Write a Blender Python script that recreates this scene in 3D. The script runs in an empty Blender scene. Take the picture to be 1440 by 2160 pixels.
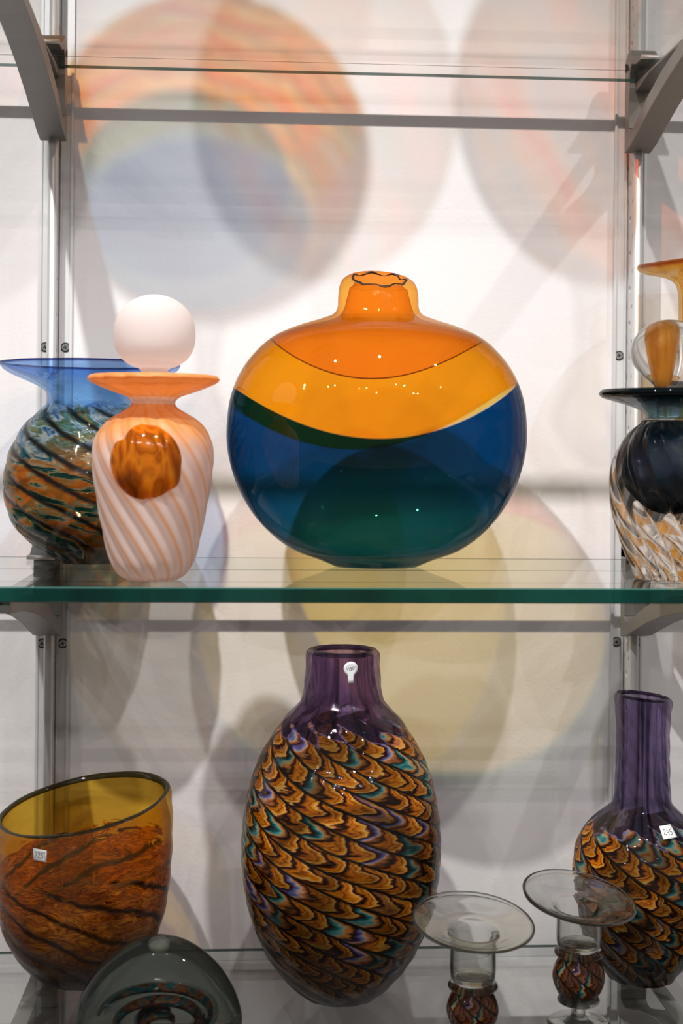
import bpy, bmesh, math, random
import numpy as np
from mathutils import Vector, Matrix
random.seed(7)
rng = np.random.RandomState(7)
C = bpy.context.scene.collection
SC = bpy.context.scene
PI = math.pi

# ------------------------------------------------------------------ camera
YAW, ROLL = math.radians(3.5), 0.009
F = 3000.0                      # focal length in pixels of the 1440x2160 frame (50 mm on a 36 mm tall sensor)
HOR = 935.0
CAMPOS = Vector((0, -1.5, 1.5))
RM = Matrix.Rotation(-YAW, 3, 'Z') @ Matrix.Rotation(PI/2, 3, 'X') @ Matrix.Rotation(ROLL, 3, 'Z')
cd = bpy.data.cameras.new('camera'); cam = bpy.data.objects.new('camera', cd); C.objects.link(cam)
cam.matrix_world = Matrix.Translation(CAMPOS) @ RM.to_4x4()
cd.sensor_width = 36; cd.lens = 50; cd.shift_y = -(1080-HOR)/2160
cd.clip_start = .02
cd.dof.use_dof = True; cd.dof.focus_distance = 1.36; cd.dof.aperture_fstop = 5.0
SC.camera = cam

# ------------------------------------------------------------------ world, lamps, exposure
SC.view_settings.view_transform = 'Standard'; SC.view_settings.look = 'None'
SC.view_settings.exposure = 0.0; SC.view_settings.gamma = 1.0; SC.view_settings.use_curve_mapping = False
w = bpy.data.worlds.new('room'); SC.world = w; w.use_nodes = True
bg = w.node_tree.nodes['Background']; bg.inputs[0].default_value = (1.0, .90, .88, 1); bg.inputs[1].default_value = .12
SC.cycles.transparent_max_bounces = 48
SC.cycles.max_bounces = 14; SC.cycles.transmission_bounces = 12; SC.cycles.glossy_bounces = 5; SC.cycles.diffuse_bounces = 3
SC.cycles.sample_clamp_indirect = 3.0
SC.cycles.blur_glossy = 0.5

def spot(x, y, z, tx, ty, tz, power, size=70, rad=.012, col=(1, .985, .99), blend=.8):
    l = bpy.data.lights.new('track_spot', 'SPOT'); o = bpy.data.objects.new('track_spot', l); C.objects.link(o)
    o.location = (x, y, z); d = Vector((tx-x, ty-y, tz-z)); o.rotation_euler = d.to_track_quat('-Z', 'Y').to_euler()
    l.energy = power; l.spot_size = math.radians(size); l.spot_blend = blend; l.shadow_soft_size = rad; l.color = col
    return o
LY, LZ = -.90, 2.56
spot(-.34, LY, LZ, .22, 0, .92, 84, 80, blend=1)
spot(.16, LY, LZ, .16, 0, .92, 33, 80, blend=1)
spot(.85, LY, LZ, .30, 0, .92, 17, 80, blend=1)
# lamps further back in the gallery: they fill and glint
for x, y, z, p in ((-1.0, -2.2, 2.7, 9), (-.82, -2.2, 2.7, 9), (-.3, -2.6, 2.7, 9), (-.12, -2.6, 2.7, 6), (.55, -2.3, 2.7, 9), (.75, -2.35, 2.7, 9), (1.5, -1.9, 2.6, 7), (-1.35, -1.6, 2.6, 4), (-1.5, -1.75, 2.6, 4), (1.15, -2.9, 2.7, 5), (1.3, -2.9, 2.7, 5), (.12, -3.0, 2.7, 6)):
    spot(x, y, z, .1, 0, .85, p*1.4, 46, .007)

# ------------------------------------------------------------------ helpers
def depth(p): return ((RM.transposed() @ (Vector(p)-CAMPOS)).z) * -1
def at(u, v, Y):
    """world point on the vertical plane y=Y seen at photo pixel (u, v)"""
    d = RM @ Vector(((u-720)/F, (HOR-v)/F, -1))
    t = (Y-CAMPOS.y)/d.y
    return CAMPOS + d*t

def srgb(r, g, b):
    return tuple((c/255/12.92 if c <= 10 else ((c/255+.055)/1.055)**2.4) for c in (r, g, b))

class S:                                     # a node socket with arithmetic
    def __init__(s, g, k): s.g = g; s.k = k
    def __add__(a, b): return a.g.m('ADD', a, b)
    __radd__ = __add__
    def __sub__(a, b): return a.g.m('SUBTRACT', a, b)
    def __rsub__(a, b): return a.g.m('SUBTRACT', b, a)
    def __mul__(a, b): return a.g.m('MULTIPLY', a, b)
    __rmul__ = __mul__
    def __truediv__(a, b): return a.g.m('DIVIDE', a, b)
    def __pow__(a, b): return a.g.m('POWER', a, b)
class G:
    def __init__(s, name):
        s.mat = bpy.data.materials.new(name); s.mat.use_nodes = True
        s.nt = s.mat.node_tree; s.nt.nodes.clear()
        s.out = s.nt.nodes.new('ShaderNodeOutputMaterial')
        s._uv = s._ob = s._f = None
    def n(s, t): return s.nt.nodes.new(t)
    def put(s, inp, v):
        if isinstance(v, S): s.nt.links.new(v.k, inp)
        elif v is None: pass
        elif isinstance(v, (tuple, list)):
            inp.default_value = tuple(v) + ((1,) if len(v) == 3 and len(inp.default_value) == 4 else ())
        else: inp.default_value = v
    def m(s, op, a, b=None, c=None):
        n = s.n('ShaderNodeMath'); n.operation = op
        for i, v in enumerate((a, b, c)): s.put(n.inputs[i], v)
        return S(s, n.outputs[0])
    def fract(s, a): return s.m('FRACT', a)
    def floor(s, a): return s.m('FLOOR', a)
    def sin(s, a): return s.m('SINE', a)
    def abs(s, a): return s.m('ABSOLUTE', a)
    def mn(s, a, b): return s.m('MINIMUM', a, b)
    def mx(s, a, b): return s.m('MAXIMUM', a, b)
    def step(s, a, lo, hi, smooth=True):     # 0 below lo, 1 above hi
        n = s.n('ShaderNodeMapRange'); n.interpolation_type = 'SMOOTHSTEP' if smooth else 'LINEAR'
        s.put(n.inputs[0], a); s.put(n.inputs[1], lo); s.put(n.inputs[2], hi)
        return S(s, n.outputs[0])
    def mix(s, f, a, b, mode='MIX'):
        n = s.n('ShaderNodeMix'); n.data_type = 'RGBA'; n.blend_type = mode
        s.put(n.inputs[0], f); s.put(n.inputs[6], a); s.put(n.inputs[7], b)
        return S(s, n.outputs[2])
    def vec(s, x, y, z=0.0):
        n = s.n('ShaderNodeCombineXYZ')
        for i, v in enumerate((x, y, z)): s.put(n.inputs[i], v)
        return S(s, n.outputs[0])
    def uv(s):
        if not s._uv:
            a = s.n('ShaderNodeUVMap'); b = s.n('ShaderNodeSeparateXYZ'); s.nt.links.new(a.outputs[0], b.inputs[0])
            s._uv = (S(s, b.outputs[0]), S(s, b.outputs[1]))
        return s._uv
    def ob(s):
        if not s._ob:
            a = s.n('ShaderNodeTexCoord'); b = s.n('ShaderNodeSeparateXYZ'); s.nt.links.new(a.outputs['Object'], b.inputs[0])
            s._ob = tuple(S(s, b.outputs[i]) for i in range(3)); s._obv = S(s, a.outputs['Object'])
        return s._ob
    def obv(s): s.ob(); return s._obv
    def noise(s, v, scale=5, detail=3, rough=.5, dist=0.0):
        n = s.n('ShaderNodeTexNoise'); s.put(n.inputs['Vector'], v); n.inputs['Scale'].default_value = scale
        n.inputs['Detail'].default_value = detail; n.inputs['Roughness'].default_value = rough; n.inputs['Distortion'].default_value = dist
        return S(s, n.outputs[0])
    def white(s, v):
        n = s.n('ShaderNodeTexWhiteNoise'); n.noise_dimensions = '3D'; s.put(n.inputs[0], v)
        return S(s, n.outputs[0])
    def ramp(s, f, stops, interp='LINEAR'):
        n = s.n('ShaderNodeValToRGB'); s.put(n.inputs[0], f); cr = n.color_ramp; cr.interpolation = interp
        while len(cr.elements) < len(stops): cr.elements.new(.5)
        for e, (p, c) in zip(cr.elements, stops): e.position = p; e.color = tuple(c)+(1,)
        return S(s, n.outputs[0])
    def face(s):
        if not s._f:
            n = s.n('ShaderNodeLayerWeight'); n.inputs[0].default_value = .5; s._f = S(s, n.outputs['Facing'])
        return s._f
    def bump(s, h, strength=.3, dist=.001):
        n = s.n('ShaderNodeBump'); n.inputs['Strength'].default_value = strength; n.inputs['Distance'].default_value = dist
        s.put(n.inputs['Height'], h); return S(s, n.outputs[0])
    def sh(s, t, **kw):
        n = s.n(t)
        for k, v in kw.items(): s.put(n.inputs[k.replace('_', ' ')], v)
        return S(s, n.outputs[0])
    def mixs(s, f, a, b):
        n = s.n('ShaderNodeMixShader'); s.put(n.inputs[0], f); s.put(n.inputs[1], a); s.put(n.inputs[2], b)
        return S(s, n.outputs[0])
    def done(s, sh): s.nt.links.new(sh.k, s.out.inputs[0]); return s.mat
    # blown glass wall: coloured straight-through light, body colour of the dense bits, mirror gloss
    def wall(s, col, clear=1.0, rim=.75, rough=.01, bump=None, f0=.045, rimpow=2.5, lucent=.4, pw=1.0):
        f = s.face(); full = col
        if pw != 1.0:
            gm = s.n('ShaderNodeGamma'); s.put(gm.inputs[0], col); gm.inputs[1].default_value = pw; col = S(s, gm.outputs[0])
        thick = (f ** rimpow) * rim
        tc = s.mix(thick, col, s.mix(1.0, s.mix(1.0, col, col, 'MULTIPLY'), (.55, .55, .55), 'MULTIPLY'))
        T = s.sh('ShaderNodeBsdfTransparent', Color=tc)
        base = T
        if not (isinstance(clear, float) and clear >= 1):
            D = s.mixs(lucent, s.sh('ShaderNodeBsdfDiffuse', Color=full, Normal=bump), s.sh('ShaderNodeBsdfTranslucent', Color=full))
            base = s.mixs(clear, D, T)
        fr = (f ** 5.0) * .38 + f0
        return s.mixs(fr, base, s.sh('ShaderNodeBsdfGlossy', Color=(1, 1, 1), Roughness=rough, Normal=bump))

# ------------------------------------------------------------------ object plumbing
def tag(o, label=None, cat=None, group=None, kind=None):
    if label: o['label'] = label
    if cat: o['category'] = cat
    if group: o['group'] = group
    if kind: o['kind'] = kind
    return o
def thing(name, loc, label, cat, group=None):
    o = bpy.data.objects.new(name, None); o.empty_display_size = .02; C.objects.link(o); o.location = loc
    return tag(o, label, cat, group)
def link(name, me, mat, parent=None, label=None, origin=None):
    o = bpy.data.objects.new(name, me); C.objects.link(o)
    if mat is not None and not me.materials: me.materials.append(mat)
    if parent: o.parent = parent
    if label: o['label'] = label
    return o
def mesh(name, V, Fc, mat, parent=None, smooth=False, label=None, off=(0, 0, 0)):
    me = bpy.data.meshes.new(name)
    me.from_pydata([tuple(Vector(v)-Vector(off)) for v in V], [], Fc); me.update()
    if smooth: me.polygons.foreach_set('use_smooth', [True]*len(me.polygons))
    return link(name, me, mat, parent, label)
def box(name, x0, x1, y0, y1, z0, z1, mat, parent=None, off=(0, 0, 0), bevel=0.0, label=None):
    bm = bmesh.new(); bmesh.ops.create_cube(bm, size=1)
    for v in bm.verts: v.co = Vector(((x0+x1)/2+v.co.x*(x1-x0), (y0+y1)/2+v.co.y*(y1-y0), (z0+z1)/2+v.co.z*(z1-z0)))-Vector(off)
    if bevel: bmesh.ops.bevel(bm, geom=bm.edges[:], offset=bevel, segments=2, affect='EDGES')
    me = bpy.data.meshes.new(name); bm.to_mesh(me); bm.free()
    return link(name, me, mat, parent, label)
def extrude_yz(name, pts, x0, x1, mat, parent=None, off=(0, 0, 0), bevel=.0006, label=None):
    """side outline (y, z) given width along x"""
    bm = bmesh.new()
    a = [bm.verts.new(Vector((x0, y, z))-Vector(off)) for y, z in pts]
    f = bm.faces.new(a); r = bmesh.ops.extrude_face_region(bm, geom=[f])
    for v in [g for g in r['geom'] if isinstance(g, bmesh.types.BMVert)]: v.co.x += x1-x0
    bmesh.ops.recalc_face_normals(bm, faces=bm.faces)
    if bevel: bmesh.ops.bevel(bm, geom=[e for e in bm.edges if len(e.link_faces) == 2 and e.calc_face_angle(0) > .6], offset=bevel, segments=1, affect='EDGES')
    bmesh.ops.triangulate(bm, faces=[f for f in bm.faces if len(f.verts) > 4])
    me = bpy.data.meshes.new(name); bm.to_mesh(me); bm.free()
    return link(name, me, mat, parent, label)
def cyl(name, p0, p1, r, mat, parent=None, off=(0, 0, 0), n=20, r2=None, label=None, cap_bevel=0.0):
    p0, p1, off = Vector(p0), Vector(p1), Vector(off); d = p1-p0; q = d.to_track_quat('Z', 'Y')
    bm = bmesh.new(); bmesh.ops.create_cone(bm, cap_ends=True, segments=n, radius1=r, radius2=r if r2 is None else r2, depth=d.length)
    for v in bm.verts: v.co = q @ v.co + (p0+p1)/2 - off
    if cap_bevel: bmesh.ops.bevel(bm, geom=[e for e in bm.edges if abs((e.verts[0].co-e.verts[1].co).normalized().dot(d.normalized())) < .3], offset=cap_bevel, segments=2, affect='EDGES')
    me = bpy.data.meshes.new(name); bm.to_mesh(me); bm.free()
    for p in me.polygons: p.use_smooth = len(p.vertices) == 4
    return link(name, me, mat, parent, label)

def crom(P, n):
    """smooth curve through the points, n samples spaced evenly"""
    P = np.array(P, float); Q = np.vstack([2*P[0]-P[1], P, 2*P[-1]-P[-2]])
    out = []
    for i in range(1, len(Q)-2):
        p0, p1, p2, p3 = Q[i-1:i+3]
        d01, d12, d23 = (max(np.linalg.norm(b-a)**.5, 1e-6) for a, b in ((p0, p1), (p1, p2), (p2, p3)))
        m1 = (p2-p1) + d12*((p1-p0)/d01-(p2-p0)/(d01+d12)) if True else 0
        m2 = (p2-p1) + d12*((p3-p2)/d23-(p3-p1)/(d12+d23))
        for t in np.linspace(0, 1, 16, endpoint=False):
            out.append((2*t**3-3*t**2+1)*p1+(t**3-2*t**2+t)*m1+(-2*t**3+3*t**2)*p2+(t**3-t**2)*m2)
    out.append(P[-1]); out = np.array(out)
    s = np.r_[0, np.cumsum(np.linalg.norm(np.diff(out, axis=0), axis=1))]
    q = np.linspace(0, s[-1], n)
    return np.c_[np.interp(q, s, out[:, 0]), np.interp(q, s, out[:, 1])]
def offset_in(c, t):
    if np.ndim(t): t = t[:len(c)]
    d = np.gradient(c, axis=0); d /= np.maximum(np.linalg.norm(d, axis=1), 1e-9)[:, None]
    return np.c_[c[:, 0]-d[:, 1]*t, c[:, 1]+d[:, 0]*t]

class Vessel:
    """thick-walled vessel of revolution built from a silhouette read in photo pixels"""
    def __init__(s, u, Y, base_z, prof_px, thick=.004, base=.012, n=110, nseg=192, rib=None, sy=1.0, deform=None, solid=False, lens=None, mouth_to=None, scale=1.0, thin=None, tz=(.7, .95)):
        c = at(u, HOR, Y); s.x, s.y = c.x, Y; s.base = base_z; s.sy = sy
        dd = depth((c.x, Y, 1.5))
        pts = []
        for v, hw in prof_px:
            z = at(u, v, Y).z; pts.append((hw*dd/F*scale, z-base_z))
        pts.sort(key=lambda p: p[1]) if False else None
        pts = pts[::-1]                     # given top to bottom
        pts[0] = (pts[0][0], 0.0)
        s.pts = pts
        outer = crom(pts, n)
        outer[:, 1] = np.maximum(outer[:, 1], 0.0)
        s.outer = outer
        curve = [(0.0, 0.0006), (pts[0][0]*.6, .0006)] + [tuple(p) for p in outer]
        kind = [0]*2 + [0]*n
        if not solid:
            tt = thick
            if thin is not None:
                q = np.clip((outer[:, 1]/outer[:, 1].max()-tz[0])/(tz[1]-tz[0]), 0, 1); tt = thin+(thick-thin)*q*q*(3-2*q)
            inn = offset_in(outer, tt)[::-1]
            top = outer[-1]; i0 = inn[0]; mid = (top+i0)/2; nrm = np.array([0, 1.0])
            dv = (top-i0); nrm = np.array([-dv[1], dv[0]]); nrm /= max(np.linalg.norm(nrm), 1e-9)
            # rounded lip
            e = outer[-1]-outer[-2]; e /= max(np.linalg.norm(e), 1e-9)
            for a in np.linspace(0, PI, 8)[1:-1]:
                curve.append(tuple(mid + (top-i0)/2*math.cos(a) + e*np.linalg.norm(dv)/2*math.sin(a))); kind.append(1)
            last = None
            for p in inn:
                if p[1] < base or p[0] < .0004: 
                    if p[1] < base: last = p; break
                    continue
                curve.append((p[0], p[1])); kind.append(2)
            r = curve[-1][0]
            curve += [(r*.75, base*.94), (r*.4, base*.9), (0.0, base*.88)]; kind += [2]*3
        else:
            t = outer[-1]
            if t[0] > 1e-5: curve += [(t[0]*.6, t[1]), (0.0, t[1])]; kind += [0]*2
        cv = np.array(curve); cv[:, 0] = np.maximum(cv[:, 0], 0)
        s.cv, s.kind = cv, np.array(kind); m = len(cv)
        th = np.linspace(0, 2*PI, nseg, endpoint=False) + PI
        R = np.repeat(cv[:, :1], nseg, 1); Z = np.repeat(cv[:, 1:], nseg, 1); T = np.repeat(th[None], m, 0)
        H = cv[:, 1].max(); s.H = H
        if rib:
            k = np.where(s.kind == 2, .35, 1.0)[:, None]
            R = R + rib(T, Z/H)*k*np.clip(R/.01, 0, 1)
        X = R*np.sin(T); Yy = -R*np.cos(T)*sy
        if deform: X, Yy, Z = deform(X, Yy, Z, H)
        V = np.stack([X, Yy, Z], -1).reshape(-1, 3); s.V = V; s.nseg = nseg; s.m = m
        i = np.arange(m-1)[:, None]*nseg; j = np.arange(nseg)[None]; j2 = (j+1) % nseg
        Fq = np.stack([i+j, i+j2, i+nseg+j2, i+nseg+j], -1).reshape(-1, 4); s.F = Fq
        # uv: u round the axis (0 = facing the room), v = height fraction
        uu = np.stack([np.broadcast_to(q, (m-1, nseg)) for q in (j/nseg, (j+1)/nseg, (j+1)/nseg, j/nseg)], -1).reshape(-1, 4)
        vz = (np.repeat(cv[:, 1:], nseg, 1)/H).reshape(-1)
        s.UV = np.stack([uu, vz[Fq]], -1)
        # smooth normals of the whole surface, shared by the split parts
        n1 = np.cross(V[Fq[:, 2]]-V[Fq[:, 0]], V[Fq[:, 3]]-V[Fq[:, 1]])
        N = np.zeros_like(V)
        for k in range(4): np.add.at(N, Fq[:, k], n1)
        N[:nseg] = N[:nseg].sum(0); N[-nseg:] = N[-nseg:].sum(0)
        s.N = N/np.maximum(np.linalg.norm(N, axis=1), 1e-12)[:, None]
        s.fc = V[Fq].mean(1); s.fk = s.kind[Fq[:, 0] // nseg]
    def build(s, root, classify, mats):
        """classify(face centres, face kind) -> array of part names; each part becomes a mesh"""
        names = classify(s.fc, s.fk, s)
        out = {}
        for nm in sorted(set(names)):
            sel = np.where(names == nm)[0]; F4 = s.F[sel]; ids, inv = np.unique(F4, return_inverse=True); inv = inv.reshape(-1, 4)
            me = bpy.data.meshes.new(nm)
            me.from_pydata(s.V[ids].tolist(), [], inv.tolist())
            uvl = me.uv_layers.new(name='UVMap')
            if len(uvl.data) == len(sel)*4:
                uvl.data.foreach_set('uv', s.UV[sel].reshape(-1))
            me.polygons.foreach_set('use_smooth', [True]*len(me.polygons)); me.update()
            me.normals_split_custom_set_from_vertices(s.N[ids].tolist())
            mat = mats[nm] if isinstance(mats, dict) else mats
            out[nm] = link(nm, me, mat, root)
        return out
    def rad(s, z):
        o = s.outer; return float(np.interp(z, o[:, 1], o[:, 0])) if o[-1, 1] > o[0, 1] else o[0, 0]
    def on(s, phi, z, a, b, off=.0006):
        """local point on the wall: a metres round, b metres up from (phi, z)"""
        r = s.rad(z+b)+off; t = phi+a/s.rad(z)
        return Vector((r*math.sin(t), -r*math.cos(t)*s.sy, z+b))
    def root(s, name, label, cat, group=None):
        return thing(name, (s.x, s.y, s.base), label, cat, group)

def sticker(vs, root, phi, z, outline, strokes, mat, ink, off=.0012, wdt=.00035):
    k = 10; bm = bmesh.new()
    # grid patch clipped to the outline: fan from centre with rings
    cx = sum(p[0] for p in outline)/len(outline); cy = sum(p[1] for p in outline)/len(outline)
    rings = [[vs.on(phi, z, cx+(p[0]-cx)*q, cy+(p[1]-cy)*q, off) for p in outline] for q in (1, .66, .33)]
    V = [v for r in rings for v in r] + [vs.on(phi, z, cx, cy, off)]; n = len(outline); Fc = []
    for r in range(2):
        for i in range(n): Fc.append((r*n+i, r*n+(i+1) % n, (r+1)*n+(i+1) % n, (r+1)*n+i))
    for i in range(n): Fc.append((2*n+i, 2*n+(i+1) % n, 3*n))
    o = mesh('price_sticker', V, Fc, mat, root, True)
    so = o.modifiers.new('t', 'SOLIDIFY'); so.thickness = .0002
    V, Fc = [], []
    for st in strokes:
        st = np.array(st, float)
        if len(st) > 2: st = crom(st, len(st)*5)
        for a, b in zip(st[:-1], st[1:]):
            d = b-a; L = np.linalg.norm(d)
            if L < 1e-9: continue
            nn = np.array([-d[1], d[0]])/L*wdt/2; e = d/L*wdt*.3; i = len(V)
            for p in (a-nn-e, b-nn+e, b+nn+e, a+nn-e): V.append(vs.on(phi, z, p[0], p[1], off+.0003))
            Fc.append((i, i+1, i+2, i+3))
    mesh('handwriting', V, Fc, ink, o, label='handwritten price in thin dark ink')
    return o

# ------------------------------------------------------------------ shared materials
g = G('plaster'); nv = g.noise(g.obv(), 260, 4, .6); n2 = g.noise(g.obv(), 2.5, 3, .5)
nz = g.mix(n2, srgb(226, 219, 217), srgb(233, 226, 224))
M_wall = g.done(g.sh('ShaderNodeBsdfPrincipled', Base_Color=nz, Roughness=.75, Normal=g.bump(nv, .35, .0008)))
g = G('oak_floor'); f = g.noise(g.obv(), 8, 4, .6)
M_floor = g.done(g.sh('ShaderNodeBsdfPrincipled', Base_Color=g.mix(f, (.10, .08, .07), (.16, .13, .11)), Roughness=.5))
def metal(name, col, rough, met=.85):
    g = G(name); x, y, z = g.ob(); v = g.noise(g.vec(x*400, y*400, z*6), 1.0, 2, .5)
    c = g.mix(v, tuple(q*.9 for q in col), col)
    return g.done(g.sh('ShaderNodeBsdfPrincipled', Base_Color=c, Metallic=met, Roughness=g.m('MULTIPLY_ADD', v, .1, rough-.05)))
M_alu = metal('brushed_aluminium', (.74, .72, .71), .5, .35)
M_rod = metal('polished_aluminium', (.76, .74, .72), .45, .6)
M_brk = metal('satin_bracket_metal', (.24, .225, .205), .45, .5)
M_steel = metal('screw_steel', (.55, .54, .52), .3, .95)
g = G('dark_recess'); M_dark = g.done(g.sh('ShaderNodeBsdfPrincipled', Base_Color=(.02, .02, .02), Roughness=.8))
g = G('paper_white'); M_paper = g.done(g.sh('ShaderNodeBsdfPrincipled', Base_Color=(.86, .84, .84), Roughness=.6))
g = G('pen_ink'); M_ink = g.done(g.sh('ShaderNodeBsdfPrincipled', Base_Color=(.03, .03, .035), Roughness=.6))
# plate glass: faces clear, edges deep green
g = G('plate_glass'); M_plate = g.done(g.wall((.965, .98, .972), rim=0.0, rough=.004, f0=.05))
g = G('plate_glass_edge'); x, y, z = g.ob()
n1 = g.noise(g.vec(x*5, 0.0, 0.0), 1.2, 3, .6)
ec = g.mix(g.step(n1, .35, .65), (.000, .008, .007), (.000, .040, .030))
M_edge = g.done(g.mixs(.05, g.sh('ShaderNodeBsdfPrincipled', Base_Color=ec, Roughness=.12, Specular_IOR_Level=.6), g.sh('ShaderNodeBsdfTransparent', Color=(.15, .75, .6))))

def clear_glass(name, col=(1, 1, 1), ior=1.45, thru=.25, bump=None, g=None, rough=0.0):
    g = g or G(name)
    a = g.sh('ShaderNodeBsdfGlass', Color=col, IOR=ior, Roughness=rough, Normal=bump)
    b = g.wall(col, rim=.3, bump=bump)
    return g.done(g.mixs(thru, a, b))
M_clear = clear_glass('clear_glass', (.96, .965, .95), 1.45, .10)

# ------------------------------------------------------------------ setting
wl = mesh('wall_back', [(-2.5, 0, 0), (2.5, 0, 0), (2.5, 0, 3.2), (-2.5, 0, 3.2), (-2.5, .1, 0), (2.5, .1, 0), (2.5, .1, 3.2), (-2.5, .1, 3.2)],
          [(0, 1, 2, 3), (4, 7, 6, 5), (0, 4, 5, 1), (3, 2, 6, 7), (0, 3, 7, 4), (1, 5, 6, 2)], M_wall); tag(wl, kind='structure')
fl = box('floor', -2.5, 2.5, -4, 0, -.1, 0, M_floor); tag(fl, kind='structure')

GAP, SD = .05, .30                # back edge of the glass from the wall, depth of a shelf
Z1 = at(720, 158, -GAP).z; Z2 = at(720, 1177, -GAP).z; Z3 = at(720, 1998, -GAP).z
g = G('plate_glass_rear_edge')          # steep light is trapped inside the pane at this face, level sight passes
tr = g.step(g.face(), .05, .16)
M_rear = g.done(g.mixs(tr, g.sh('ShaderNodeBsdfTransparent', Color=(.93, .965, .955)), g.sh('ShaderNodeBsdfPrincipled', Base_Color=(.01, .05, .04), Roughness=.2)))
g = G('plate_glass_arris'); M_arris = g.done(g.sh('ShaderNodeBsdfPrincipled', Base_Color=(.02, .065, .055), Roughness=.15))
g = G('polished_arris'); M_pol = g.done(g.sh('ShaderNodeBsdfPrincipled', Base_Color=(.05, .16, .13), Roughness=.10, Coat_Weight=1.0, Metallic=.3))
def shelf(z, t, label, line, lw):
    """z is the top; line says which rear arris catches the eye, lw its width"""
    root = thing('glass_shelf', (0, -GAP, z), label, 'shelf', None)
    x0, x1 = -.95, 1.25; e = .0009
    # section (y, z) of the pane, one material per side
    if line == 'bottom': sec = [(0, -t+lw, 1), (-.0004, -t, 2), (-SD+e, -t, 0), (-SD, -t+e, 3), (-SD, -e, 4), (-SD+e, 0, 0), (-e*.4, 0, 2), (0, -e*.4, 2)]
    else: sec = [(0, -t+e*.4, 2), (-e*.4, -t, 2), (-SD+e, -t, 0), (-SD, -t+e, 3), (-SD, -e, 4), (-SD+e, 0, 0), (-.0004, 0, 1), (0, -lw, 2)]
    n = len(sec); V = [(x, y, zz) for x in (x0, x1) for y, zz, _ in sec]
    # side i runs from sec[i] to sec[i+1]
    if line == 'bottom': mi = [1, 0, 4, 3, 4, 0, 2, 2]
    else: mi = [2, 0, 4, 3, 4, 0, 1, 2]
    Fc = [(i, (i+1) % n, n+(i+1) % n, n+i) for i in range(n)] + [tuple(range(n))[::-1], tuple(range(n, 2*n))]
    mi = mi + [3, 3]
    o = mesh('pane', V, Fc, None, root)
    for m_ in (M_plate, M_arris, M_rear, M_edge, M_pol): o.data.materials.append(m_)
    for p, k in zip(o.data.polygons, mi): p.material_index = k
    o.data.polygons[n-1].material_index = 2
    return root
Z1 += .012
shelf(Z1, .012, 'uppermost glass shelf seen from below near the top, carrying nothing in view', 'bottom', .0032)
shelf(Z2, .0125, 'middle thick green-edged glass shelf carrying the orange and blue vase', 'top', .0006)
shelf(Z3, .012, 'lowest glass shelf carrying the purple vases and the clear candlesticks', 'top', .0028)

# ------------------------------------------------------------------ wall rails
def rail(u, label):
    x = at(u, HOR, 0).x; root = thing('shelf_rail', (x, 0, .5), label, 'rail'); off = (x, 0, .5)
    z0, z1 = .5, 2.35; hw = .0158
    box('back_plate', x-hw, x+hw, -.0035, 0, z0, z1, M_alu, root, off, .0004)
    for s_ in (-1, 1):
        box('edge_lip', x+s_*hw-.0014, x+s_*hw+.0014, -.0062, -.0004, z0, z1, M_alu, root, off, .0005)
        box('inner_lip', x+s_*.0052-.0009, x+s_*.0052+.0009, -.0075, -.0030, z0, z1, M_alu, root, off, .0003)
    # web with real round holes punched through it
    bm = bmesh.new(); zz = z0; pitch = .037; y0, y1 = -.003, -.030; ym = -.0165; hr = .0030; seg = 12
    rows = []
    a, b = x-.003, x+.003
    def q(*p): 
        return bm.faces.new([bm.verts.new(Vector(v)-Vector(off)) for v in p])
    while zz+pitch <= z1+1e-6:
        zc = zz+pitch/2
        ring = [(ym+hr*math.cos(2*PI*k/seg), zc+hr*1.25*math.sin(2*PI*k/seg)) for k in range(seg)]
        sq = []
        for k in range(seg):
            c, s2 = math.cos(2*PI*k/seg), math.sin(2*PI*k/seg); m = max(abs(c), abs(s2)); sq.append((ym+c/m*.0135, zc+s2/m*pitch/2))
        for k in range(seg):
            k2 = (k+1) % seg
            for xx in (a, b): q((xx,)+ring[k], (xx,)+ring[k2], (xx,)+sq[k2], (xx,)+sq[k])
            q((a,)+ring[k], (a,)+ring[k2], (b,)+ring[k2], (b,)+ring[k])
        zz += pitch
    bmesh.ops.remove_doubles(bm, verts=bm.verts, dist=1e-6); bmesh.ops.recalc_face_normals(bm, faces=bm.faces)
    me = bpy.data.meshes.new('slotted_web'); bm.to_mesh(me); bm.free(); link('slotted_web', me, M_alu, root, 'web with a row of round holes')
    cyl('round_nose', (x, -.034, z0), (x, -.034, z1), .0048, M_rod, root, off, 24)
    return x, root
XL, RL = rail(116, 'left aluminium shelf rail screwed to the wall beside the blue-rimmed vase')
XR, RR = rail(1322, 'right aluminium shelf rail screwed to the wall behind the amber-stemmed glass')
def screw(x, z, root, off):
    y = -.0035
    h = cyl('screw', (x, y+.0006, z), (x, y-.0016, z), .0044, M_steel, root, off, 24, .0036)
    cyl('washer', (x, y+.0008, z), (x, y-.0005, z), .0052, M_dark, h, off, 24, label='dark ring round the screw head')
    for a in (0, PI/2):
        v = Vector((math.cos(a+.35), 0, math.sin(a+.35))); w_ = Vector((-v.z, 0, v.x)); P = Vector((x, y-.0017, z))
        mesh('cross_slot', [P+v*.0024-w_*.0005, P+v*.0024+w_*.0005, P-v*.0024+w_*.0005, P-v*.0024-w_*.0005], [(0, 1, 2, 3)], M_dark, h, off=off)
for (x, root, vs_) in ((XL, RL, (733, 1356)), (XR, RR, (751, 1353))):
    for v in vs_:
        z = at(116 if x == XL else 1322, v, 0).z
        for s_ in (-1, 1): screw(x+s_*.0105, z, root, (x, 0, .5))

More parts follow.
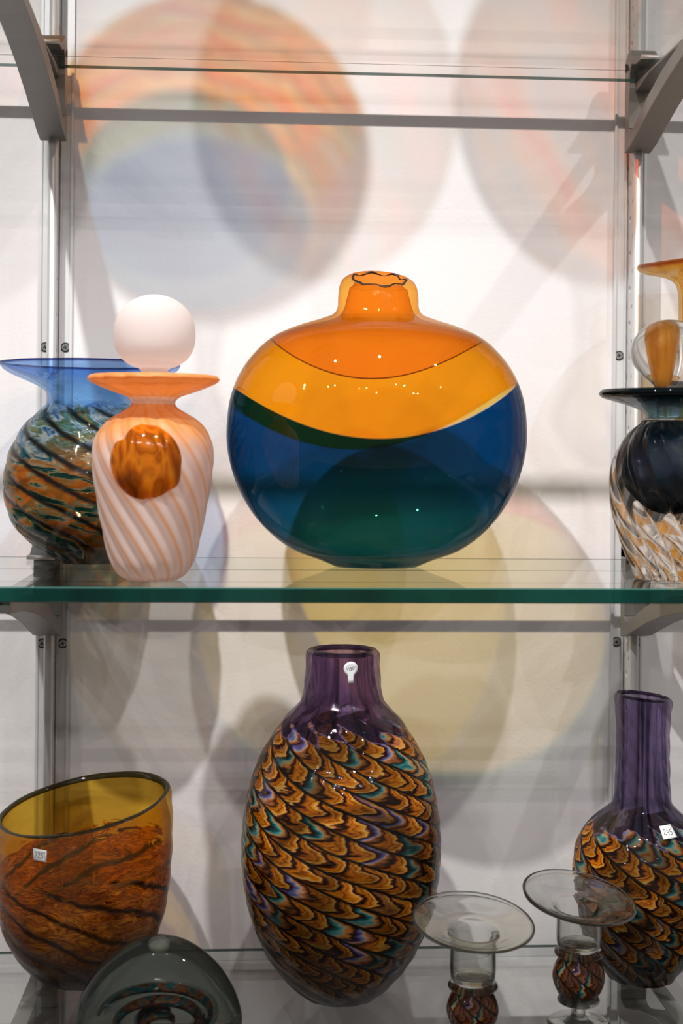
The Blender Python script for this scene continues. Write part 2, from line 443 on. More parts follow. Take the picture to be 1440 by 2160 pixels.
# ------------------------------------------------------------------ brackets
def bracket(x, zt, t, label):
    root = thing('shelf_bracket', (x, -.03, zt-t), label, 'bracket', 'cantilever shelf brackets'); off = (x, -.03, zt-t)
    zb = zt-t; hw = .0135
    arc = [(.030, -.070), (.055, -.0655), (.09, -.055), (.13, -.0435), (.18, -.0315), (.23, -.022), (.28, -.015), (.33, -.0105), (.345, -.0095)]
    top = [(.345, -.0005), (.30, -.0005), (.22, -.0075), (.16, -.0185), (.115, -.031), (.08, -.044), (.062, -.050)]
    pts = [(-d, zb+z) for d, z in arc+top] + [(-.052, zb-.050), (-.042, zb-.046), (-.030, zb-.046)]
    extrude_yz('arm', pts, x-hw, x+hw, M_brk, root, off)
    extrude_yz('stem', [(-.030, zb-.047), (-.0455, zb-.047), (-.047, zb-.02), (-.0495, zb-.006), (-.0495, zt+.002), (-.040, zt+.010), (-.030, zt+.012)], x-hw, x+hw, M_brk, root, off)
    extrude_yz('glass_seat', [(-.048, zb-.0002), (-.345, zb-.0002), (-.345, zb-.0028), (-.30, zb-.0028), (-.10, zb-.0028), (-.048, zb-.010)], x-hw*.55, x+hw*.55, M_brk, root, off, .0003)
    extrude_yz('clip', [(-.030, zt+.012), (-.040, zt+.020), (-.050, zt+.021), (-.060, zt+.0125), (-.074, zt+.0055), (-.092, zt+.0035), (-.092, zt+.0006), (-.070, zt+.0010), (-.056, zt+.0050), (-.0495, zt+.0012), (-.030, zt+.001)], x-hw, x+hw, M_brk, root, off)
    cyl('clip_lip', (x-hw, -.0925, zt+.0028), (x+hw, -.0925, zt+.0028), .0022, M_rod, root, off, 12)
for x, sd in ((XL, 'left'), (XR, 'right')):
    bracket(x, Z1, .012, f'grey metal bracket under the uppermost glass shelf, on the {sd} rail')
    bracket(x, Z2, .0125, f'grey metal bracket under the middle glass shelf, on the {sd} rail')
    bracket(x, Z3, .012, f'grey metal bracket under the lowest glass shelf, on the {sd} rail')

# ------------------------------------------------------------------ glassware materials
def mat_moon(name, kx, zA, zD, blue, amber, deep, pale=False):
    g = G(name); x, y, z = g.ob()
    x2 = x*x
    A = x2*kx + zA + x*.04
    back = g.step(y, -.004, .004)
    Ab = A - back*(.0105 - x*.06)
    B = x2*kx + zA + x*.04
    soft = g.noise(g.vec(x, y, z), 14, 3, .5)
    amber_m = g.step(z-Ab, -.0012, .0012)
    blue_m = 1.0 - g.step(z-B, -.0010, .0010)
    D = x2*kx*1.15 + zD
    dm = g.step(z-D, -.001, .001)*back
    line = (1.0-g.step(g.abs(z-D), .0004, .0011))*back  # dark refracted arc drawn as colour on the back wall
    bl = g.mix(g.step(z, .0, zA*.95), g.mix(soft, tuple(c*.75 for c in blue[1]), blue[1]), blue[0])
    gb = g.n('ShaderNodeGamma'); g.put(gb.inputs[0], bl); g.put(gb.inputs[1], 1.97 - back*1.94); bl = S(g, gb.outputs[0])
    am = g.mix(dm, amber, deep)
    am = g.mix(line, am, (.10, .003, .0003))
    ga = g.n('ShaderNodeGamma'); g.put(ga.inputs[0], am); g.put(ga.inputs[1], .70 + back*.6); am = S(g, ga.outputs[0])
    c = g.mix(blue_m, (1, 1, 1), bl); c = g.mix(1.0, c, g.mix(amber_m, (1, 1, 1), am), 'MULTIPLY')
    return g.done(g.wall(c, rim=.85, rimpow=2.2, rough=.008, f0=.035, clear=.975, lucent=.5, pw=.26))

def feather(g, N, twist, L, A, warp=.05, seed=0.0, slope=.62):
    """diagonal ribs (b across the rib) and scallops that repeat every L metres along it"""
    u, v = g.uv(); o = g.obv(); x, y, z = g.ob()
    nz = g.noise(o, 26, 3, .5) - .5
    t = u*float(N) + (v*twist) + nz*warp*2 + seed
    b = g.fract(t) - .5; idx = g.floor(t)
    sh = g.white(g.vec(idx, 3.0, seed))
    w2 = g.noise(g.vec(u*N*.8, v*twist*1.2, seed+2.0), 1.6, 3, .55) - .5
    al = math.atan(slope); R0 = g.m('SQRT', x*x+y*y)
    ph = (u*(.56*math.cos(al)/L) - z*(math.sin(al)/L)) + b*b*A + sh*.9 + w2*2.4
    return u, v, b, idx, ph, nz, w2

def mat_feather(name, N, twist, K, vtop, neck, purple=True, seed=0.0, A=4.2, lighten=1.12, slope=.62):
    g = G(name); u, v, b, idx, ph, nz, w2 = feather(g, N, twist, K, A, .13, seed, slope)
    cell = g.white(g.vec(idx, g.floor(ph), 5.0+seed)); c2 = g.white(g.vec(idx, g.floor(ph), 9.0+seed))
    f = g.fract(ph)
    L = lighten
    base = g.ramp(f, [(0, (.010, .004, .002)), (.08, (.10, .02, .003)), (.20, (.55*L, .13*L, .006)), (.36, (.82*L, .27*L, .012)), (.43, (.28, .06, .004)), (.52, (.66*L, .18*L, .006)), (.68, (.95*L, .40*L, .03)), (.77, (.95*L, .60*L, .20)), (.82, (.40, .08, .01)), (.90, (.04, .010, .003)), (1, (.010, .004, .002))])
    teal = g.ramp(f, [(0, (.01, .01, .01)), (.2, (.01, .12, .12)), (.4, (.10, .42, .42)), (.5, (.55, .45, .22)), (.68, (.62, .2, .03)), (.9, (.05, .02, .01)), (1, (.01, .01, .01))])
    viol = g.ramp(f, [(0, (.02, .01, .01)), (.2, (.12, .06, .2)), (.38, (.16, .24, .5)), (.52, (.7, .42, .25)), (.7, (.5, .16, .05)), (1, (.02, .01, .01))])
    c = g.mix(g.step(cell, .72, .76), base, teal); c = g.mix(g.step(c2, .86, .88), c, viol)
    br = g.m('MULTIPLY_ADD', c2, .75, .45)
    c = g.mix(1.0, c, g.vec(br, br, br), 'MULTIPLY')
    big = g.step(g.noise(g.obv(), 11, 3, .55), .36, .62); c = g.mix(big, g.mix(.62, c, (.02, .011, .006)), c)
    groove = g.step(g.abs(b), .37, .48)
    c = g.mix(groove, c, (.010, .006, .004))
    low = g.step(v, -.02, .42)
    c = g.mix(low, g.mix(.93, c, (.0015, .001, .001)), c)  # near-black base: refraction in the thick bottom put into the colour
    edge = v - vtop + g.abs(b)*.10 + (w2*.09)
    m = g.step(edge, -.006, .008)
    sk = g.noise(g.vec(g.m('SINE', u*6.2832)*3.2, g.m('COSINE', u*6.2832)*3.2, v*.8+seed), 1.5, 3, .6)
    neck = g.mix(g.step(sk, .30, .54), tuple(q*q*.22 for q in neck), neck)  # dark vertical streaks stand in for refraction in the thick neck
    col = g.mix(m, c, neck)
    return g.done(g.wall(col, clear=g.m('MULTIPLY_ADD', m, .70, .28), rim=1.0, rimpow=1.7, rough=.012, bump=g.bump(nz*.6+b*b*1.5, .4, .002), lucent=.22, pw=.42)), g

# ------------------------------------------------------------------ 1. big orange and blue round vase
Yv = -.15
sc_ = depth((at(795, HOR, Yv).x, Yv, 1.5))/F
prof = [(588, 66), (594, 76), (606, 82), (630, 85), (650, 86), (662, 93), (674, 122), (690, 172), (712, 220), (745, 258), (790, 290), (840, 309), (890, 316), (940, 316), (990, 306), (1040, 287), (1090, 256), (1130, 218), (1160, 175), (1180, 122), (1187, 85)]
zof = lambda v: at(795, v, Yv).z-Z2
def tiltmouth(X, Y, Z, H):
    wgt = np.clip((Z-zof(650))/(H-zof(650)), 0, 1.2)**1.5
    return X, Y, Z + wgt*Y*.50 + wgt*X*-.03
v1 = Vessel(795, Yv, Z2, prof, .0095, .0016, 130, 224, sy=.66, deform=tiltmouth, thin=.0009, tz=(.80, .97))
mm = mat_moon('orange_blue_glass', (zof(815)-zof(925))/((295*sc_)**2), zof(925), zof(790),
              ((.003, .065, .22), (.012, .19, .36)), (1.0, .385, .006), (.97, .19, .008))
r = v1.root('round_vase', 'large flat round glass vase, orange above and deep blue below, centre of middle shelf', 'vase')
def cl(fc, fk, s):
    zA = zof(925) + fc[:, 0]**2*((zof(815)-zof(925))/((295*sc_)**2))+fc[:, 0]*.04
    o = np.where(fc[:, 2] < zA, 'body', 'shoulder').astype('<U20')
    o[fc[:, 2] > zof(664)] = 'neck'; o[(fk == 1)] = 'lip'; return o
P_ = v1.build(r, cl, mm)
g = G('refraction_edge'); M_refr_edge = g.done(g.sh('ShaderNodeBsdfPrincipled', Base_Color=(.035, .012, .004), Roughness=.3))  # dark refraction of the inner lip, modelled as an opaque ring
V, Fc = [], []; n = 72; ri = (v1.outer[-1][0]-.0035)
for i in range(n):
    a = 2*PI*i/n; wv = 1+.035*math.sin(a*5+1)+.03*math.sin(a*9)+.02*math.sin(a*17)
    X, Y_, Z = ri*wv*math.sin(a)*.96, -ri*wv*math.cos(a)*.66*.9, v1.H-.0012-.0012*math.sin(a*7)
    X, Y_, Z = tiltmouth(np.array([X]), np.array([Y_]), np.array([Z]), v1.H); P0 = Vector((X[0], Y_[0], Z[0]))
    rd = Vector((math.sin(a), -math.cos(a), 0)); w0 = .0009*(1+.5*math.sin(a*6))
    for k in range(6): V.append(P0+rd*w0*math.cos(k*PI/3)+Vector((0, 0, 1))*w0*math.sin(k*PI/3))
for i in range(n):
    for k in range(6): Fc.append((i*6+k, i*6+(k+1) % 6, ((i+1) % n)*6+(k+1) % 6, ((i+1) % n)*6+k))
mesh('mouth_refraction', V, Fc, M_refr_edge, r, True, label='thin dark wavering refraction line round the mouth, added as a ring')
P_['body']['label'] = 'deep blue lower body'; P_['shoulder']['label'] = 'orange shoulder band'

# ------------------------------------------------------------------ swirled blue-green-amber vase (left, middle shelf)
def rib(N, twist, amp, sharp=1.0, sgn=1):
    def f(T, V):
        p = (T/(2*PI)*N + V*twist) % 1.0
        return amp*(np.abs(np.sin(PI*p))**sharp - .6)
    return f
g = G('sea_swirl_glass'); u, v = g.uv(); o = g.obv(); x, y, z = g.ob()
nz = g.noise(o, 22, 3, .55)-.5; t = u*10.0 + v*8.5 + nz*.55; b = g.fract(t)-.5; idx = g.floor(t)
s1 = g.noise(g.vec(t*.55, v*3.2 - u*1.0, .3), 2.6, 4, .6, 1.2); s2 = g.noise(g.vec(t*.5, v*4.0, 7.0), 3.0, 3, .55, 1.6)
low = g.ramp(s1, [(.30, (.004, .045, .04)), (.41, (.006, .13, .08)), (.455, (.50, .58, .42)), (.50, (.82, .34, .03)), (.60, (.62, .20, .012)), (.66, (.01, .13, .08)), (.78, (.16, .04, .07))])
hi = g.ramp(s1, [(.28, (.01, .03, .05)), (.40, (.05, .25, .50)), (.48, (.80, .86, .88)), (.56, (.08, .30, .22)), (.64, (.70, .42, .14)), (.76, (.28, .07, .14))])
c = g.mix(g.step(v+s2*.2, .52, .78), low, hi)
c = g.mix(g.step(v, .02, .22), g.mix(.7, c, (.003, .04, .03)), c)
groove = g.step(g.abs(b), .30, .47); c = g.mix(groove*.95, c, (.006, .012, .012))
top = g.step(v + s2*.12 + g.abs(b)*.06, .845, .875)
bluec = g.mix(g.step(v, .86, .99), (.46, .70, .94), (.30, .52, .93)); bluec = g.mix(g.step(v, .982, .995), bluec, (.02, .03, .22))
c = g.mix(top, c, bluec)
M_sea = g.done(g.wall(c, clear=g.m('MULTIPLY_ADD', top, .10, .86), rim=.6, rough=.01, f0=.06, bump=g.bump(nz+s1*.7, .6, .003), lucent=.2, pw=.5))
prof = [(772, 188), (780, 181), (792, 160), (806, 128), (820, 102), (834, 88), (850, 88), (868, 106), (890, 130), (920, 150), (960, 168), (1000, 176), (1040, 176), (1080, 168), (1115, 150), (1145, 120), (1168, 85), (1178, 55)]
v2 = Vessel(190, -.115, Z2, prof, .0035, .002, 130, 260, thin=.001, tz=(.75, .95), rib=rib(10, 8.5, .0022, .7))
r = v2.root('flared_vase', 'round swirled glass vase with a wide flared blue rim, at the left rail', 'vase')
def cl(fc, fk, s):
    o = np.full(len(fc), 'body', dtype='<U20'); o[fc[:, 2] > s.H*.80] = 'flared_collar'; o[fk == 1] = 'rim'; return o
P_ = v2.build(r, cl, M_sea); P_['rim']['label'] = 'dark blue rim'; P_['flared_collar']['label'] = 'clear sky-blue flared collar'

# ------------------------------------------------------------------ frosted bottle and its ball stopper
g = G('frosted_swirl_glass'); u, v = g.uv(); t = u*15.0 + v*6.0; b = g.abs(g.fract(t)-.5)
peach = g.mix(g.step(v, .58, .78), (.90, .56, .32), (.90, .38, .08)); pale = g.mix(g.step(v, .58, .76), (.94, .82, .76), (.93, .50, .18))
c = g.mix(g.step(b, .30, .5), pale, peach)
c = g.mix(g.step(v, .90, .93), c, (.93, .44, .12))
c = g.mix(g.step(g.abs(v-.875), .012, .022), (.96, .82, .72), c)
fr = g.mixs(.5, g.sh('ShaderNodeBsdfDiffuse', Color=c), g.sh('ShaderNodeBsdfTranslucent', Color=c))
fr = g.mixs(.30, fr, g.sh('ShaderNodeBsdfTransparent', Color=g.mix(.5, c, (1, 1, 1))))
M_frost = g.done(g.mixs((g.face()**4.0)*.25+.02, fr, g.sh('ShaderNodeBsdfGlossy', Color=(1, 1, 1), Roughness=.45)))
prof = [(793, 132), (800, 137), (806, 132), (816, 112), (828, 80), (838, 53), (848, 44), (858, 48), (870, 66), (886, 92), (905, 110), (930, 122), (960, 126), (1000, 124), (1040, 118), (1080, 111), (1120, 103), (1160, 94), (1190, 84), (1212, 68), (1225, 50)]
v3 = Vessel(323, -.285, Z2, prof, .0035, .014, 130, 260, rib=rib(15, 6.0, .0019, .8))
r = v3.root('perfume_bottle', 'frosted peach glass bottle with twisted ribs and an amber window, front of middle shelf', 'bottle')
def cl(fc, fk, s):
    o = np.full(len(fc), 'body', dtype='<U20'); o[fc[:, 2] > s.H*.85] = 'neck'; o[fc[:, 2] > s.H*.895] = 'collar'; return o
P_ = v3.build(r, cl, M_frost); P_['collar']['label'] = 'flat orange frosted collar'
# polished amber window in the front of the bottle, with the amber bubble behind it
g = G('amber_bubble_glass'); x, y, z = g.ob(); n1 = g.noise(g.vec(x*42, y*20, z*14), 1.0, 3, .5, 1.0)
c = g.ramp(n1, [(.3, (.16, .045, .002)), (.42, (.50, .18, .008)), (.52, (.93, .44, .03)), (.58, (.45, .16, .008)), (.66, (.80, .36, .03)), (.76, (.98, .68, .22))])
M_amber_in = g.done(g.mixs((g.face()**3.0)*.4+.05, g.mixs(.35, g.sh('ShaderNodeBsdfTransparent', Color=c), g.mixs(.5, g.sh('ShaderNodeBsdfDiffuse', Color=c), g.sh('ShaderNodeBsdfTranslucent', Color=c))), g.sh('ShaderNodeBsdfGlossy', Color=(1, .9, .7), Roughness=.05)))
s3 = depth((v3.x, v3.y, 1.5))/F
def zl(u, v, Y, base): return at(u, v, Y).z-base
zc = zl(323, 972, -.285, Z2)
V, Fc = [], []; nr, na = 12, 64
phi0 = math.asin(-9*s3/v3.rad(zc))
for i in range(nr+1):
    for k in range(na):
        a = 2*PI*k/na; q = i/nr
        R_ = 1.0
        a1 = (a-2.35+PI) % (2*PI)-PI; R_ -= .16*math.exp(-(a1/.17)**2)          # notch upper left
        a2 = (a+.55+PI) % (2*PI)-PI; R_ += .10*math.exp(-(a2/.3)**2)
        V.append(v3.on(phi0, zc, math.cos(a)*.0305*R_*q*1.02, math.sin(a)*.031*R_*q, (.0042*(1-q**6)+.0002)))
for i in range(nr):
    for k in range(na): Fc.append((i*na+k, i*na+(k+1) % na, (i+1)*na+(k+1) % na, (i+1)*na+k))
o_ = mesh('polished_window', V, Fc, M_amber_in, r, True, label='clear amber window polished into the frosted front')
# ball stopper
g = G('frosted_white_glass'); n1 = g.noise(g.obv(), 30, 2, .5)
fr = g.mixs(.6, g.sh('ShaderNodeBsdfDiffuse', Color=g.mix(n1, (.86, .80, .77), (.90, .84, .81))), g.sh('ShaderNodeBsdfTranslucent', Color=(.90, .83, .80)))
M_fw = g.done(g.mixs(.22, fr, g.sh('ShaderNodeBsdfTransparent', Color=(.95, .91, .89))))
ps = [(621, 2), (624, 22), (634, 46), (650, 66), (675, 81), (705, 86), (735, 82), (758, 68), (772, 48), (780, 30), (800, 26), (840, 24), (858, 22)]
zb = at(324, 858, -.285).z
v3s = Vessel(324, -.285, zb, ps, 0, 0, 80, 96, solid=True)
r = v3s.root('ball_stopper', 'frosted white glass ball stopper in the peach perfume bottle', 'stopper')
v3s.build(r, lambda fc, fk, s: np.where(fc[:, 2] > zl(324, 778, -.285, zb), 'ball', 'plug'), M_fw)

# ------------------------------------------------------------------ right: twisted clear bottle with dark blue heart
g = G('twisted_clear_glass')
M_tw = clear_glass('twisted_clear_glass', (.97, .965, .95), 1.45, .22)
Y4 = -.265; U4 = 1415
prof = [(886, 56), (894, 62), (904, 75), (920, 91), (945, 107), (975, 119), (1010, 125), (1050, 124), (1090, 117), (1130, 106), (1165, 92), (1195, 78), (1215, 72), (1228, 66)]
v4 = Vessel(U4, Y4, Z2, prof, 0, 0, 130, 260, rib=rib(14, 3.6, .0040, .9), solid=True)
r = v4.root('twisted_bottle', 'clear twisted glass bottle with a dark blue heart, in front of the right rail', 'bottle')
g = G('smoky_collar_glass'); u, v = g.uv(); c = g.mix(g.step(v, .30, .85), (.60, .72, .76), (.02, .07, .085)); M_col = g.done(g.wall(c, rim=.8, rough=.02, clear=.95))
v4.build(r, lambda fc, fk, s: np.full(len(fc), 'body'), M_tw)
prof = [(824, 146), (831, 151), (838, 146), (848, 116), (858, 84), (868, 62), (876, 54), (884, 55)]
zc_ = at(U4, 884, Y4).z
vk = Vessel(U4, Y4, zc_, prof, .003, .0005, 70, 128)
k_ = vk.build(r, lambda fc, fk, s: np.full(len(fc), 'collar'), M_col)['collar']; k_.location = (0, 0, zc_-Z2); k_['label'] = 'flared blue-black collar'
# heart: dark blue inner vessel with pointed lower fringe
ph = [(889, 30), (896, 48), (908, 62), (925, 76), (950, 90), (980, 99), (1010, 100), (1035, 92), (1060, 70), (1078, 40), (1086, 8)]
g = G('midnight_blue_glass'); u, v = g.uv(); n1 = g.noise(g.vec(u*24+v*5, v*2, 0.0), 1.0, 3, .5)
c = g.ramp(n1, [(.35, (.001, .010, .020)), (.55, (.003, .028, .055)), (.7, (.006, .05, .09))])
M_mid = g.done(g.wall(c, clear=.75, rim=.4, rough=.03))
def frg(X, Y, Z, H):
    T = np.arctan2(X, -Y); k = np.clip(1-Z/(H*.5), 0, 1)
    return X, Y, Z + k*.010*np.abs(np.sin(T*7+1.0))
vh = Vessel(U4, Y4, at(U4, 1086, Y4).z, ph, 0, 0, 60, 160, solid=True, rib=rib(14, 1.6, .002), deform=frg)
hh = vh.build(r, lambda fc, fk, s: np.full(len(fc), 'coloured_heart'), M_mid)['coloured_heart']
hh.location = (0, 0, vh.base-Z2); hh['label'] = 'midnight-blue glass core'
# its ball stopper, clear with an amber core
U5 = 1406; ps = [(674, 2), (677, 22), (688, 48), (706, 68), (735, 79), (765, 76), (790, 58), (806, 38), (816, 30), (840, 28), (862, 26), (880, 24)]
zb = at(U5, 880, Y4).z
vs5 = Vessel(U5+3, Y4, zb, ps, 0, 0, 80, 96, solid=True)
r = vs5.root('ball_stopper', 'clear glass ball stopper with an amber core, in the twisted blue-hearted bottle', 'stopper')
vs5.build(r, lambda fc, fk, s: np.where(fc[:, 2] > zl(U5, 812, Y4, zb), 'ball', 'plug'), M_clear)
g = G('amber_core_glass'); x, y, z = g.ob(); n1 = g.noise(g.vec(x*120, y*60, z*10), 1.0, 3, .5, .5)
c = g.ramp(n1, [(.3, (.62, .25, .02)), (.5, (.93, .55, .09)), (.7, (.98, .70, .25))])
M_core = g.done(g.wall(c, clear=.5, rim=.6, rough=.03, lucent=.6))
pc = [(695, 6), (700, 20), (715, 26), (745, 22), (775, 17), (800, 14), (812, 12)]
zk = at(U5-6, 812, Y4).z
vc = Vessel(U5-8, Y4, zk, pc, 0, 0, 40, 48, solid=True)
k_ = vc.build(r, lambda fc, fk, s: np.full(len(fc), 'amber_core'), M_core)['amber_core']; k_.location = (vc.x-vs5.x, 0, zk-zb); k_['label'] = 'amber streak inside the clear ball'

# amber trumpet-topped glass behind it
g = G('honey_glass'); u, v = g.uv(); n1 = g.noise(g.vec(u*30+v*8, v*3, 0.0), 1.0, 3, .5, .6)
c = g.ramp(n1, [(.3, (.85, .50, .09)), (.5, (.95, .66, .20)), (.7, (.97, .78, .42))]); c = g.mix(g.step(v, .975, .995), c, (.55, .17, .01))
M_honey = g.done(g.wall(c, clear=.85, rim=.7, rough=.02, lucent=.5, pw=.5))
def tr_tilt(X, Y, Z, H):
    k = np.clip((Z-H*.82)/(H*.18), 0, 1); return X, Y, Z + k*(X*.16 + Y*.10)
Y6 = -.12; pt = [(545, 118), (552, 119), (562, 112), (572, 88), (582, 58), (596, 40), (615, 34), (660, 32), (720, 32), (790, 33), (850, 36), (900, 38), (950, 40), (1000, 42), (1050, 44), (1100, 44), (1145, 46), (1170, 52), (1180, 54)]
v6 = Vessel(1461, Y6, Z2, pt, .0035, .012, 110, 128, deform=tr_tilt)
r = v6.root('trumpet_vase', 'tall amber glass vase with a trumpet mouth, behind the twisted bottle at right', 'vase')
def cl(fc, fk, s):
    o = np.full(len(fc), 'body', dtype='<U20'); o[fc[:, 2] > s.H*.50] = 'stem'; o[fc[:, 2] > s.H*.92] = 'trumpet_mouth'; return o
v6.build(r, cl, M_honey)

# ------------------------------------------------------------------ lower shelf: amber bowl
g = G('amber_swirl_glass'); u, v = g.uv(); o = g.obv(); x, y, z = g.ob()
nz = g.noise(o, 16, 4, .6)-.5; t = u*8.0 + v*6.4 + nz*1.0; b = g.fract(t)-.5
s1 = g.noise(g.vec(t*.5, v*3.0-u*1.5, 2.0), 3.4, 5, .65, 2.2)
c = g.ramp(s1, [(.28, (.03, .005, .0008)), (.37, (.30, .06, .003)), (.44, (.95, .36, .02)), (.49, (.25, .055, .003)), (.55, (.80, .24, .012)), (.61, (1.0, .50, .05)), (.69, (.14, .025, .002))])
groove = g.step(g.abs(b), .34, .48); c = g.mix(groove*.9, c, (.03, .008, .003))
c = g.mix(g.step(v, .04, .58), g.mix(.96, c, (.0008, .0003, .0002)), c)  # dark lower bowl: thick-base refraction painted into the colour
top = g.step(v + s1*.42 - .10 + g.abs(b)*.1, .80, .84)
c = g.mix(top, c, (.86, .56, .08)); c = g.mix(g.step(v, .992, .999), c, (.10, .07, .02))
M_bowl = g.done(g.wall(c, clear=g.m('MULTIPLY_ADD', top, .24, .74), rim=.8, rough=.012, f0=.06, bump=g.bump(nz+s1, .5, .003), lucent=.3, pw=.55))
Y7 = -.135; prof = [(1695, 180), (1702, 183), (1740, 186), (1800, 186), (1850, 183), (1900, 177), (1950, 165), (1990, 147), (2025, 122), (2052, 92), (2066, 62), (2072, 42)]
def bowl_tilt(X, Y, Z, H):
    k = np.clip(Z/H, 0, 1)**2; return X, Y, Z + k*(X*.16 + Y*.10)
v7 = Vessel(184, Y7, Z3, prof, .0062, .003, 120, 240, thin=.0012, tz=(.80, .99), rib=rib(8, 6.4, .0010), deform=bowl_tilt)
r = v7.root('glass_bowl', 'deep amber swirled glass bowl with a slanting rim and a 225 sticker', 'bowl')
def cl(fc, fk, s):
    o = np.full(len(fc), 'body', dtype='<U20'); o[fk == 1] = 'rim'; return o
g = G('olive_rim_glass'); M_olive = g.done(g.wall((.03, .025, .008), clear=.35, rim=.5, rough=.04, pw=.6))
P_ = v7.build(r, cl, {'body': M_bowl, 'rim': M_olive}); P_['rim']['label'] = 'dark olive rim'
s7 = depth((v7.x, Y7, 1.5))/F
# the sticker follows the curve of the bowl
zs = zl(115, 1800, Y7-.075, Z3)
rect = lambda w_, h_, sk=0: [(-w_, -h_-sk), (-w_*.5, -h_-sk*.5), (0, -h_), (w_, -h_+sk), (w_, h_+sk), (0, h_), (-w_, h_-sk)]
st225 = [[(-.0045, .0018), (-.0035, .0030), (-.0025, .0018), (-.0045, -.0022), (-.0022, -.0022)], [(-.0014, .0018), (-.0004, .0030), (.0004, .0016), (-.0014, -.0022), (.0008, -.0024)],
         [(.0036, .0024), (.0018, .0024), (.0016, .0006)], [(.0016, .0006), (.0032, .0002), (.0030, -.0018), (.0014, -.0024)], [(.0045, .0032), (.0050, .0028), (.0048, .0022), (.0044, .0028)]]
phi = math.asin(max(-.95, min(.95, (115-184)*s7*.93/v7.rad(zs))))
sticker(v7, r, phi, zs, rect(.0066, .0052, -.0006), st225, M_paper, M_ink, .0018)

# ------------------------------------------------------------------ tall purple vase
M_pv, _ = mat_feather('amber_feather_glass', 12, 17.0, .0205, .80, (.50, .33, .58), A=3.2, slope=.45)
Y8 = -.17; U8 = 727
prof = [(1370, 72), (1376, 77), (1400, 78), (1430, 80), (1460, 83), (1476, 87), (1492, 100), (1512, 120), (1540, 140), (1580, 165), (1620, 183), (1670, 197), (1730, 207), (1790, 210), (1850, 206), (1905, 196), (1960, 178), (2010, 154), (2050, 125), (2085, 90), (2104, 58), (2111, 40)]
v8 = Vessel(U8, Y8, Z3, prof, .0058, .003, 150, 272, thin=.001, tz=(.78, .97), rib=rib(12, 17.0, .0009))
r = v8.root('purple_necked_vase', 'tall oval vase with a violet neck and amber feathered body, centre of lowest shelf', 'vase')
def cl(fc, fk, s):
    o = np.full(len(fc), 'body', dtype='<U20'); o[fc[:, 2] > s.H*.855] = 'neck'; o[fk == 1] = 'rim'; return o
g = G('dark_violet_rim_glass'); M_vr = g.done(g.wall((.035, .016, .05), clear=.5, rim=.6, rough=.02, pw=.6))
P_ = v8.build(r, cl, {'body': M_pv, 'neck': M_pv, 'rim': M_vr}); P_['rim']['label'] = 'dark violet lip'; P_['neck']['label'] = 'clear violet neck'
s8 = depth((v8.x, Y8, 1.5))/F
zs = zl(U8, 1410, Y8-.035, Z3)
circ = [(.0064*math.cos(a), .0064*math.sin(a)) for a in np.linspace(-PI/2+.45, 1.5*PI-.45, 20)]
tagp = [(p[0], p[1]) for p in circ] + [(-.0027, -.0072), (-.0027, -.0135), (.0027, -.0135), (.0027, -.0072)]
st400 = [[(-.0040, .0014), (-.0043, -.0002), (-.0022, -.0002)], [(-.0024, .0018), (-.0028, -.0022)], [(-.0004, .0012), (-.0014, -.0004), (-.0004, -.0018), (.0006, -.0002), (-.0004, .0012)], [(.0020, .0016), (.0010, .0004), (.0018, -.0008), (.0030, .0004), (.0020, .0016)], [(.0036, .0020), (.0040, .0016)]]
phi = math.asin(11*s8/v8.rad(zs))
sticker(v8, r, phi, zs, tagp, st400, M_paper, M_ink, .0016)

# ------------------------------------------------------------------ long-necked bottle vase at right
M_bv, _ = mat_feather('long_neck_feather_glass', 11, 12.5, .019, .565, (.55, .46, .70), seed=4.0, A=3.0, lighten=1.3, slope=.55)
Y9 = -.14; U9 = 1361
prof = [(1468, 57), (1474, 60), (1490, 59), (1520, 56), (1570, 55), (1620, 56), (1670, 58), (1694, 62), (1708, 76), (1728, 100), (1752, 122), (1785, 137), (1825, 143), (1870, 142), (1915, 134), (1960, 122), (2005, 104), (2040, 82), (2068, 56), (2076, 40)]
def mt(X, Y, Z, H):
    k = np.clip((Z-H*.92)/(H*.08), 0, 1); return X, Y, Z + k*X*-.10
v9 = Vessel(U9, Y9, Z3, prof, .0045, .003, 140, 240, thin=.001, tz=(.55, .97), rib=rib(11, 12.5, .0014), deform=mt)
r = v9.root('long_necked_vase', 'round feathered vase with a long violet neck and a 245 sticker, below right rail', 'vase')
def cl(fc, fk, s):
    o = np.full(len(fc), 'body', dtype='<U20'); o[fc[:, 2] > s.H*.64] = 'neck'; o[fk == 1] = 'rim'; return o
P_ = v9.build(r, cl, {'body': M_bv, 'neck': M_bv, 'rim': M_vr}); P_['rim']['label'] = 'dark violet lip'; P_['neck']['label'] = 'long clear violet neck'
s9 = depth((v9.x, Y9, 1.5))/F; zs = zl(U9, 1757, Y9-.05, Z3)
st245 = [[(-.0042, .0014), (-.0030, .0022), (-.0026, .0010), (-.0044, -.0014), (-.0020, -.0016)], [(-.0008, .0016), (-.0012, -.0002), (.0006, -.0004)], [(.0004, .0010), (.0000, -.0020)], [(.0036, .0018), (.0020, .0016), (.0018, .0002), (.0034, -.0002), (.0030, -.0016), (.0014, -.0018)], [(.0040, .0026), (.0046, .0024)]]
phi = math.asin(24*s9/v9.rad(zs))
sticker(v9, r, phi, zs, rect(.0066, .0048, .0004), st245, M_paper, M_ink, .0030)

